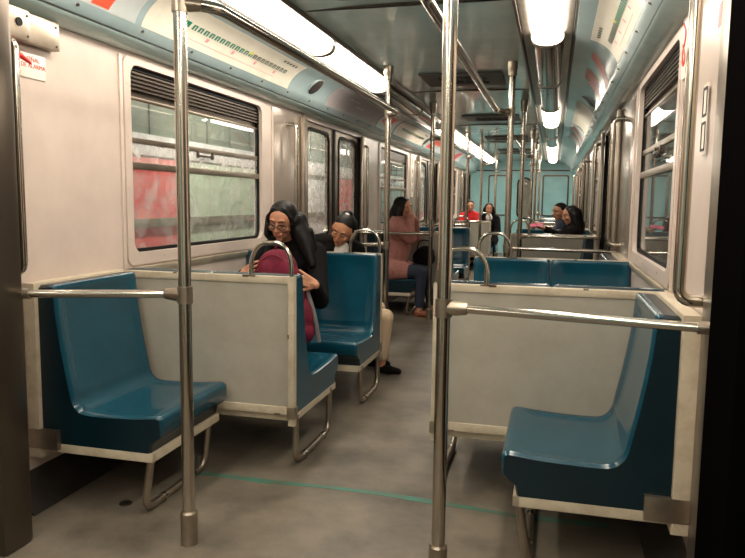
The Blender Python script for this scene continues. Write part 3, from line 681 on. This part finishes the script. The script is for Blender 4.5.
def ell(bm, c, r, rot=None, sub=3):
    m = Matrix.Diagonal((*r, 1)); 
    if rot: m = rot @ m
    bmesh.ops.create_icosphere(bm, subdivisions=sub, radius=1, matrix=Matrix.Translation(c) @ m)
def blob(name, prims, vox, m, parent, smooth=4, T=None, fac=.6):
    bm = bmesh.new()
    for p in prims:
        if p[0] == 'c': capsule(bm, *p[1:])
        else: ell(bm, *p[1:])
    if T: bm.transform(T)
    me = D.meshes.new(name); bm.to_mesh(me); bm.free(); o = D.objects.new(name, me); COL.objects.link(o)
    r = o.modifiers.new('r', 'REMESH'); r.mode = 'VOXEL'; r.voxel_size = vox; r.adaptivity = 0
    s = o.modifiers.new('s', 'SMOOTH'); s.iterations = smooth; s.factor = fac
    dg = bpy.context.evaluated_depsgraph_get(); dg.update(); m2 = D.meshes.new_from_object(o.evaluated_get(dg)); D.objects.remove(o); D.meshes.remove(me)
    m2.name = name; m2.materials.clear(); m2.materials.append(m); m2.shade_smooth()
    return link(D.objects.new(name, m2), parent)
def frame(face, up=(0, 0, 1)):
    y = Vector(face).normalized(); x = y.cross(Vector(up)).normalized(); z = x.cross(y); return Matrix((( x.x, y.x, z.x, 0), (x.y, y.y, z.y, 0), (x.z, y.z, z.z, 0), (0, 0, 0, 1)))
def hand_prims(wrist, direc, palm_n, k=1.0, curl=.9, thumb=1):
    """palm + five fingers; palm_n: normal out of the palm (fingers curl that way)"""
    w_ = Vector(wrist); d = Vector(direc).normalized(); n = Vector(palm_n); n = (n-d*n.dot(d)).normalized(); sdir = d.cross(n)*thumb
    out = [('c', w_, .022*k, w_+d*.02*k, .022*k)]
    for i, sp in enumerate((-.027, -.009, .009, .026)): out.append(('c', w_+d*.01*k+sdir*sp*.6*k, .014*k, w_+d*.072*k+sdir*sp*k, .0115*k))
    for sp, L in ((-.032, .060), (-.011, .072), (.011, .078), (.032, .068)):
        p = w_+d*.076*k+sdir*sp*.95*k; a = 0; d0 = d; d = (d0+sdir*sp*5).normalized(); rr = .0082
        for j, fr in enumerate((.45, .32, .26)):
            a += curl*(.5+.25*j); dd = d*math.cos(a)+n*math.sin(a); p2 = p+dd*L*fr*k*1.1; out.append(('c', p, rr*k, p2, (rr-.0008)*k)); p = p2; rr -= .0008
        d = d0
    p = w_+d*.022*k+sdir*.026*k; t1 = p+(d*.6+sdir*.65+n*.35).normalized()*.042*k; t2 = t1+(d*.85+sdir*.1+n*.5).normalized()*.032*k
    out += [('c', p, .013*k, t1, .011*k), ('c', t1, .0105*k, t2, .0085*k)]
    return out
def person(label, P, headk=1.0, skin='skin', hair='hair', vox=.005, size=1.0, jacket='blackcloth', trousers='blackcloth', shoe='blackcloth', collar=None, hairstyle='long', coat=False, glasses=False, grp=None, lids=False):
    """P: joints in world metres. head, face, up, neck, shL, shR, elL, elR, waL, waR, hdL, hdR (hand dirs), pnL, pnR, hipL, hipR, knL, knR, anL, anR"""
    V = {k: Vector(v) for k, v in P.items()}; k = size
    R = empty('person', (V['hipL'].x*.5+V['hipR'].x*.5, V['hipL'].y*.5+V['hipR'].y*.5, 0), label=label, cat='person'); R.location.z = 0
    inv = Matrix.Translation(R.location).inverted()
    kb = k; T = Matrix.Translation(V['head']) @ frame(V['face'], V['up']) @ Matrix.Scale(k*headk, 4) @ Matrix.Diagonal((1.07, 1, 1, 1)); tp = lambda *p: T @ Vector(p); Rm = frame(V['face'], V['up'])
    pel = (V['hipL']+V['hipR'])/2; ch = (V['shL']+V['shR'])/2+Vector((0, 0, -.09*k)); ab = pel.lerp(ch, .5)
    def E(c, r): return ('e', T @ Vector(c), (r[0]*k*headk*1.07, r[1]*k*headk, r[2]*k*headk), Rm)
    body = [E((0, -.012, .022), (.074, .092, .092)), E((0, .015, -.02), (.062, .068, .075)), E((0, .028, -.055), (.048, .052, .050)), E((0, .060, -.092), (.018, .018, .016)),
            ('c', tp(0, .084, .016), .007*k, tp(0, .101, -.022), .0115*k), ('c', tp(-.011, .096, -.026), .008*k, tp(.011, .096, -.026), .008*k),
            ('c', tp(-.034, .071, .034), .010*k, tp(.034, .071, .034), .010*k), E((-.036, .056, -.022), (.024, .024, .022)), E((.036, .056, -.022), (.024, .024, .022)),
            ('c', tp(-.016, .080, -.053), .009*k, tp(.016, .080, -.053), .009*k), ('c', tp(-.012, .079, -.065), .009*k, tp(.012, .079, -.065), .009*k),
            E((-.076, -.008, -.008), (.010, .019, .031)), E((.076, -.008, -.008), (.010, .019, .031)),
            ('c', tp(0, -.022, -.05), .048*k, V['neck'], .050*k)]
    tors = [('c', V['neck'], .050*k, ch, .085*k), ('c', ch+(V['shL']-ch)*.45, .085*k, ch+(V['shR']-ch)*.45, .085*k), ('c', ch, .105*k, ab, .098*k), ('c', ab, .098*k, pel, .105*k),
            ('c', V['hipL'], .092*k, V['hipR'], .092*k), ('c', V['neck'], .045*k, V['shL'], .048*k), ('c', V['neck'], .045*k, V['shR'], .048*k)]
    arms = [('c', V['sh'+a], .050*k, V['el'+a], .038*k) for a in 'LR'] + [('c', V['el'+a], .037*k, V['wa'+a], .024*k) for a in 'LR']
    legs = []
    for a in 'LR':
        legs += [('c', V['hip'+a], .088*k, V['kn'+a], .055*k), ('c', V['kn'+a], .054*k, V['kn'+a].lerp(V['an'+a], .35), .055*k), ('c', V['kn'+a].lerp(V['an'+a], .3), .055*k, V['an'+a], .034*k)]
    hands = []
    for a, th in (('L', P.get('thL', (1, 0, 0))[0] if 'thL' in P else 1), ('R', P.get('thR', (-1, 0, 0))[0] if 'thR' in P else -1)): hands += hand_prims(V['wa'+a], V['hd'+a], V['pn'+a], k, .75, th)
    feet = []; shoes = []
    for a in 'LR':
        fd = V['ft'+a].normalized(); an = V['an'+a]; base = Vector((an.x, an.y, .03))
        feet += [('c', an, .034*k, base-fd*.01, .028*k), ('c', base, .026*k, base+fd*.12*k, .020*k)]
        shoes += [('c', base-fd*.03*k+Vector((0, 0, .006)), .036*k, base+fd*.07*k+Vector((0, 0, .004)), .038*k), ('c', base+fd*.07*k+Vector((0, 0, .004)), .036*k, base+fd*.145*k+Vector((0, 0, -.002)), .026*k)]
    infl = lambda L, d: [(p[0], p[1], p[2]+d, p[3], p[4]+d) for p in L]
    def add(nm, pr, m, vx=vox, sm=4, par=R):
        o = blob(nm, pr, vx, M[m], par, sm); 
        if par is R: o.matrix_parent_inverse = inv
        return o
    add('body', body+tors+arms+legs+hands+feet, skin, vox, 2)
    add('jacket', infl(tors, (.046 if coat else .018)*k)+infl(arms[:2], (.036 if coat else .018)*k)+[('c', p[1], p[2]+(.032 if coat else .016)*k, p[1].lerp(p[3], .93), p[4]+(.024 if coat else .013)*k) for p in arms[2:]]
        + ([('c', V['hipL'], .12*k, V['hipL'].lerp(V['knL'], .45), .10*k), ('c', V['hipR'], .12*k, V['hipR'].lerp(V['knR'], .45), .10*k), ('c', V['neck']+Vector((-.05, 0, -.04)), .11*k, V['neck']+Vector((-.05, 0, .02)), .085*k), ('c', V['neck']+Vector((.02, 0, -.02)), .09*k, V['neck']+Vector((.02, 0, .0)), .085*k)] if coat else [('c', V['neck']-Vector((0, 0, .02*k)), .068*k, V['neck']+Vector((0, 0, .0)), .062*k)]), jacket, vox*1.3, 3)
    tl = []
    for a in 'LR':
        e = V['kn'+a].lerp(V['an'+a], .9); tl += [('c', V['hip'+a], .100*k, V['kn'+a], .067*k), ('c', V['kn'+a], .067*k, e, .047*k)]
    add('trousers', tl+[('c', V['hipL'], .104*k, V['hipR'], .104*k)], trousers, vox*1.5, 3)
    for a, nn in (('L', 0), ('R', 1)): add('shoe', shoes[nn*2:nn*2+2], shoe, vox*1.1, 3)
    if collar: add('collar', [('c', V['neck']+Vector(V['face'])*.02-Vector((0, 0, .005)), .060*k, V['neck']+Vector(V['face'])*.05+Vector((0, 0, -.05*k)), .07*k)], collar, vox*1.2, 3)
    # hair
    hp = [E((0, -.034, .034), (.084, .090, .088)), E((0, -.022, .062), (.072, .082, .060)), E((0, -.05, -.01), (.078, .068, .085))]
    if hairstyle == 'long':
        for sx in (-1, 1):
            hp += [('c', tp(sx*.030, .030, .092), .016*k, tp(sx*.070, .026, .035), .016*k), ('c', tp(sx*.070, .026, .035), .016*k, tp(sx*.080, .016, -.07), .019*k), ('c', tp(sx*.07, -.03, 0), .045*k, tp(sx*.085, -.02, -.10), .044*k)]
        for key in ('hr1', 'hr2', 'hr3'):
            if key in P: hp += [('c', tp(*P[key][0:3]) if 0 else Vector(P[key][:3]), P[key+'r'][0], Vector(P[key+'e']), P[key+'r'][1])]
        for a, b, ra, rb in P_h.get(label, []): hp.append(('c', Vector(a), ra, Vector(b), rb))
    elif hairstyle == 'bun':
        hp = [E((0, -.034, .034), (.083, .086, .086)), E((0, -.024, .061), (.073, .083, .060)), E((0, -.05, -.01), (.076, .066, .078))]
        hp += [E((.015, -.088, .088), (.042, .042, .036)), ('c', tp(-.07, -.01, .03), .016*k, tp(-.06, -.03, -.03), .014*k), ('c', tp(.07, -.01, .03), .016*k, tp(.06, -.03, -.03), .014*k)]
    add('hair', hp, hair, vox*1.2, 14 if hairstyle == 'long' else 4)
    if hairstyle == 'bun':
        o = blob('hair_tie', [E((.012, -.055, .114), (.016, .012, .010))], .003, M['whitecloth'], R, 1); o.matrix_parent_inverse = inv
    # face details
    for sx in (-1, 1):
        bm = bmesh.new(); ell(bm, tp(sx*.031, .0735, .006), (.0125*k, .0100*k, (.0032 if lids else .0078)*k), Rm, 2); e_ = obj('eye', bm, M['eyewhite'], R); e_.matrix_parent_inverse = inv
        bm = bmesh.new(); ell(bm, tp(sx*.030, .0810, .0042 if lids else .0055), (.0056*k, .0035*k, (.0028 if lids else .0056)*k), Rm, 2); i_ = obj('iris', bm, M['iris'], e_)
        bm = bmesh.new(); tube(bm, [tp(sx*.016, .0825, .009 if lids else .014), tp(sx*.031, .0850, .0115 if lids else .0185), tp(sx*.046, .076, .007 if lids else .012)], .0024*k, 8); obj('eyelash', bm, M['iris'], e_)
        bm = bmesh.new(); tube(bm, [tp(sx*.014, .0885, .034), tp(sx*.031, .0865, .040), tp(sx*.050, .0730, .033)], [.0028*k, .0036*k, .0018*k], 8); b_ = obj('eyebrow', bm, M['hair'], R); b_.matrix_parent_inverse = inv
    bm = bmesh.new(); tube(bm, [tp(-.024, .0795, -.058), tp(-.010, .0890, -.0555), tp(0, .0895, -.0575), tp(.010, .0890, -.0555), tp(.024, .0795, -.058)], [.0015*k, .0042*k, .004*k, .0042*k, .0015*k], 8)
    tube(bm, [tp(-.020, .0800, -.0605), tp(0, .0890, -.0650), tp(.020, .0800, -.0605)], [.002*k, .0055*k, .002*k], 8); l_ = obj('lips', bm, M['lips'], R); l_.matrix_parent_inverse = inv
    if glasses:
        bm = bmesh.new()
        for sx in (-1, 1):
            tube(bm, [tp(sx*(.033+.026*math.cos(t*math.pi/12)*(1 if 1 else 1)), .100-.010*(math.cos(t*math.pi/12)*.5+.5), .004+.016*math.sin(t*math.pi/12)) for t in range(25)], .003*k, 6, caps=False)
            tube(bm, [tp(sx*.058, .090, .008), tp(sx*.080, .04, .010), tp(sx*.080, -.02, .006)], .0022*k, 6)
        tube(bm, [tp(-.009, .102, .007), tp(0, .105, .009), tp(.009, .102, .007)], .0022*k, 6); g_ = obj('glasses', bm, M['ink'], R); g_.matrix_parent_inverse = inv
    return R
P_h = {}
# 1: woman with glasses on the bench facing the camera, window side
l1 = 'person with long black hair and glasses looking down over a red backpack'
P_h[l1] = [((-1.52, 4.05, 1.13), (-1.47, 4.04, .96), .05, .055), ((-1.50, 3.99, 1.06), (-1.43, 4.0, .90), .04, .04), ((-1.52, 4.02, 1.12), (-1.45, 3.99, .99), .045, .042), ((-1.45, 3.99, .99), (-1.40, 3.96, .86), .042, .022), ((-1.46, 4.04, 1.05), (-1.42, 4.05, .90), .04, .03), ((-1.66, 4.02, 1.05), (-1.72, 4.0, .90), .036, .02), ((-1.58, 4.08, 1.1), (-1.58, 4.16, .95), .07, .05)]
person(l1, dict(head=(-1.60, 3.965, 1.12), face=(-.02, -.9, -.36), up=(.08, -.36, .93), neck=(-1.595, 4.075, .985), shL=(-1.425, 4.10, .925), shR=(-1.765, 4.10, .925), elL=(-1.325, 3.88, .66), elR=(-1.84, 3.96, .70),
   waL=(-1.255, 3.60, .785), waR=(-1.70, 3.63, .83), hdL=(-.8, -.35, .42), hdR=(.7, -.35, .3), pnL=(-.45, .85, 0), pnR=(.35, .9, 0), hipL=(-1.60, 4.20, .50), hipR=(-1.80, 4.20, .50),
   knL=(-1.52, 3.80, .47), knR=(-1.82, 3.80, .47), anL=(-1.55, 3.82, .10), anR=(-1.80, 3.82, .10), ftL=(0, -1, 0), ftR=(0, -1, 0)), vox=.0036, size=.98, glasses=True, lids=True)
# red backpack on the lap
B = empty('backpack', (-1.46, 3.60, .505), label='maroon red backpack held upright on the lap of the person with glasses', cat='backpack')
body = [('e', (0, 0, .22), (.150, .085, .20)), ('e', (-.025, .01, .36), (.12, .07, .115)), ('e', (-.07, -.04, .33), (.05, .04, .10)), ('e', (.05, -.05, .31), (.045, .035, .11)), ('e', (.06, -.0, .10), (.135, .09, .14)), ('e', (.10, 0, .02), (.10, .08, .09))]
blob('bag_body', body, .008, M['maroon'], B, 4)
blob('front_pocket', [('e', (.05, -.07, .10), (.10, .035, .10)), ('e', (.03, -.07, .17), (.08, .03, .06))], .006, M['maroon'], B, 4)
bm = bmesh.new(); tube(bm, fillet([(-.15, -.045, .16), (-.14, -.055, .36), (-.03, -.055, .465), (.09, -.055, .38), (.15, -.045, .18)], .12), .0045, 6); obj('zipper', bm, M['maroon'], B)
bm = bmesh.new(); tube(bm, fillet([(-.03, 0, .455), (-.03, 0, .495), (.04, 0, .49), (.04, 0, .45)], .02), .007, 8); obj('carry_handle', bm, M['maroon'], B)
bm = bmesh.new(); tube(bm, fillet([(.13, .02, .30), (.20, .0, .12), (.22, .02, -.04)], .1), .012, 8); obj('shoulder_strap', bm, M['strap'], B)
# 2: child in black coat on the side seat, leaning
l2 = 'person with a hair bun, black coat and cream trousers, leaning behind the blue bench'
person(l2, dict(head=(-1.415, 4.63, 1.042), face=(-.14, -.86, -.42), up=(.36, -.15, .9), neck=(-1.44, 4.72, .955), shL=(-1.36, 4.80, .90), shR=(-1.60, 4.66, .955), elL=(-1.33, 4.85, .70), elR=(-1.78, 4.60, .86),
   waL=(-1.25, 4.72, .58), waR=(-1.72, 4.56, .72), hdL=(.3, .3, -.5), hdR=(.5, 0, -.4), pnL=(0, 0, -1), pnR=(0, 1, 0), hipL=(-1.66, 4.92, .49), hipR=(-1.68, 4.74, .49),
   knL=(-1.24, 4.95, .46), knR=(-1.135, 4.76, .43), anL=(-1.30, 5.0, .10), anR=(-1.17, 4.82, .10), ftL=(1, .1, 0), ftR=(1, -.1, 0)), skin='skinchild', headk=1.06, lids=True, vox=.004, size=.88, hairstyle='bun', trousers='creamcloth', collar='whitecloth')
# 3: salmon coat
l3 = 'person in a long salmon pink coat on the side seat past the first left doorway'
P_h[l3] = [((-1.68, 7.50, 1.17), (-1.76, 7.46, .98), .06, .05), ((-1.76, 7.46, .98), (-1.80, 7.44, .82), .05, .03)]
person(l3, dict(head=(-1.60, 7.50, 1.18), face=(.93, -.15, -.12), up=(0, 0, 1), neck=(-1.655, 7.51, 1.05), shL=(-1.64, 7.67, .98), shR=(-1.63, 7.36, .98), elL=(-1.50, 7.66, .86), elR=(-1.49, 7.34, .86),
   waL=(-1.48, 7.52, 1.06), waR=(-1.505, 7.41, 1.09), hdL=(-.2, -.1, .5), hdR=(-.05, .1, .5), pnL=(-1, 0, 0), pnR=(-1, .1, 0), hipL=(-1.72, 7.64, .50), hipR=(-1.72, 7.44, .50),
   knL=(-1.38, 7.62, .48), knR=(-1.38, 7.42, .48), anL=(-1.28, 7.60, .09), anR=(-1.38, 7.38, .09), ftL=(1, -.1, 0), ftR=(1, -.25, 0)), jacket='pink', trousers='navycloth', shoe='tan', coat=True, vox=.006)
Bg = empty('handbag', (-1.40, 7.70, .52), label='black handbag beside the person in the pink coat', cat='bag')
blob('bag_body', [('e', (0, 0, .10), (.13, .09, .11)), ('e', (.02, 0, .16), (.10, .07, .08))], .008, M['blackcloth'], Bg, 3)
bm = bmesh.new(); tube(bm, fillet([(-.08, 0, .18), (-.06, 0, .30), (.07, 0, .30), (.09, 0, .18)], .06), .007, 8); obj('bag_handle', bm, M['blackcloth'], Bg)
# 4: far right with phone
l4 = 'person with long black hair on the right reaching out with a pink phone'
P_h[l4] = [((.26, 9.13, 1.12), (.31, 9.15, .95), .085, .075), ((.31, 9.15, .98), (.33, 9.14, .80), .075, .05), ((.27, 9.03, 1.0), (.30, 9.02, .85), .05, .03)]
person(l4, dict(head=(.195, 9.10, 1.10), face=(-.9, -.35, -.22), up=(0, 0, 1), neck=(.235, 9.13, .98), shL=(.24, 8.98, .90), shR=(.24, 9.28, .90), elL=(.06, 8.80, .86), elR=(.05, 9.20, .72),
   waL=(-.10, 8.72, .94), waR=(-.02, 9.0, .90), hdL=(-.6, -.1, .12), hdR=(-.6, -.2, .1), pnL=(0, .3, 1), pnR=(0, 0, 1), hipL=(.13, 9.25, .50), hipR=(.30, 9.25, .50),
   knL=(.05, 8.85, .47), knR=(.28, 8.85, .47), anL=(.06, 8.86, .1), anR=(.27, 8.86, .1), ftL=(0, -1, 0), ftR=(0, -1, 0)), vox=.007)
Ph = empty('phone', (-.20, 8.69, .985), label='pink phone held out by the person on the right', cat='phone'); o = boxo('phone_case', (-.075, .075, -.035, .035, -.005, .005), M['phone'], Ph, .003); o.rotation_euler = (.5, -.15, 0)
# 5: boy behind
person('person with short dark hair sitting behind the one holding the pink phone', dict(head=(.065, 9.86, 1.135), face=(-.8, -.6, -.2), up=(0, 0, 1), neck=(.09, 9.90, 1.02), shL=(.10, 9.76, .94), shR=(.12, 10.06, .94), elL=(.0, 9.72, .72), elR=(-.02, 10.1, .72),
   waL=(-.15, 9.78, .64), waR=(-.16, 10.0, .64), hdL=(-1, .1, 0), hdR=(-1, 0, 0), pnL=(0, 0, -1), pnR=(0, 0, -1), hipL=(.18, 9.76, .50), hipR=(.18, 9.96, .50),
   knL=(-.24, 9.76, .47), knR=(-.24, 9.96, .47), anL=(-.25, 9.76, .1), anR=(-.25, 9.96, .1), ftL=(-1, 0, 0), ftR=(-1, 0, 0)), vox=.009, hairstyle='short', jacket='navycloth')
# 6, 7: far left pair facing the camera
def seated(label, x, y, hz, **k):
    return person(label, dict(head=(x, y-.42, hz), face=(.15, -1, -.15), up=(0, 0, 1), neck=(x, y-.38, hz-.12), shL=(x+.16, y-.36, hz-.20), shR=(x-.16, y-.36, hz-.20), elL=(x+.20, y-.48, hz-.44), elR=(x-.20, y-.48, hz-.44),
      waL=(x+.08, y-.68, .60), waR=(x-.08, y-.68, .60), hdL=(-.5, -.5, 0), hdR=(.5, -.5, 0), pnL=(0, 0, -1), pnR=(0, 0, -1), hipL=(x+.09, y-.28, .50), hipR=(x-.09, y-.28, .50),
      knL=(x+.10, y-.72, .47), knR=(x-.10, y-.72, .47), anL=(x+.10, y-.70, .1), anR=(x-.10, y-.70, .1), ftL=(0, -1, 0), ftR=(0, -1, 0)), vox=.009, **k)
seated('person in a bright red jacket in the farthest left bay', -1.64, 14.50, 1.17, jacket='redcloth', hairstyle='short')
P_h['person in a dark jacket with a white collar next to the red jacket'] = [((-1.25, 14.13, 1.1), (-1.26, 14.18, .9), .07, .05)]
seated('person in a dark jacket with a white collar next to the red jacket', -1.26, 14.50, 1.12, collar='whitecloth')
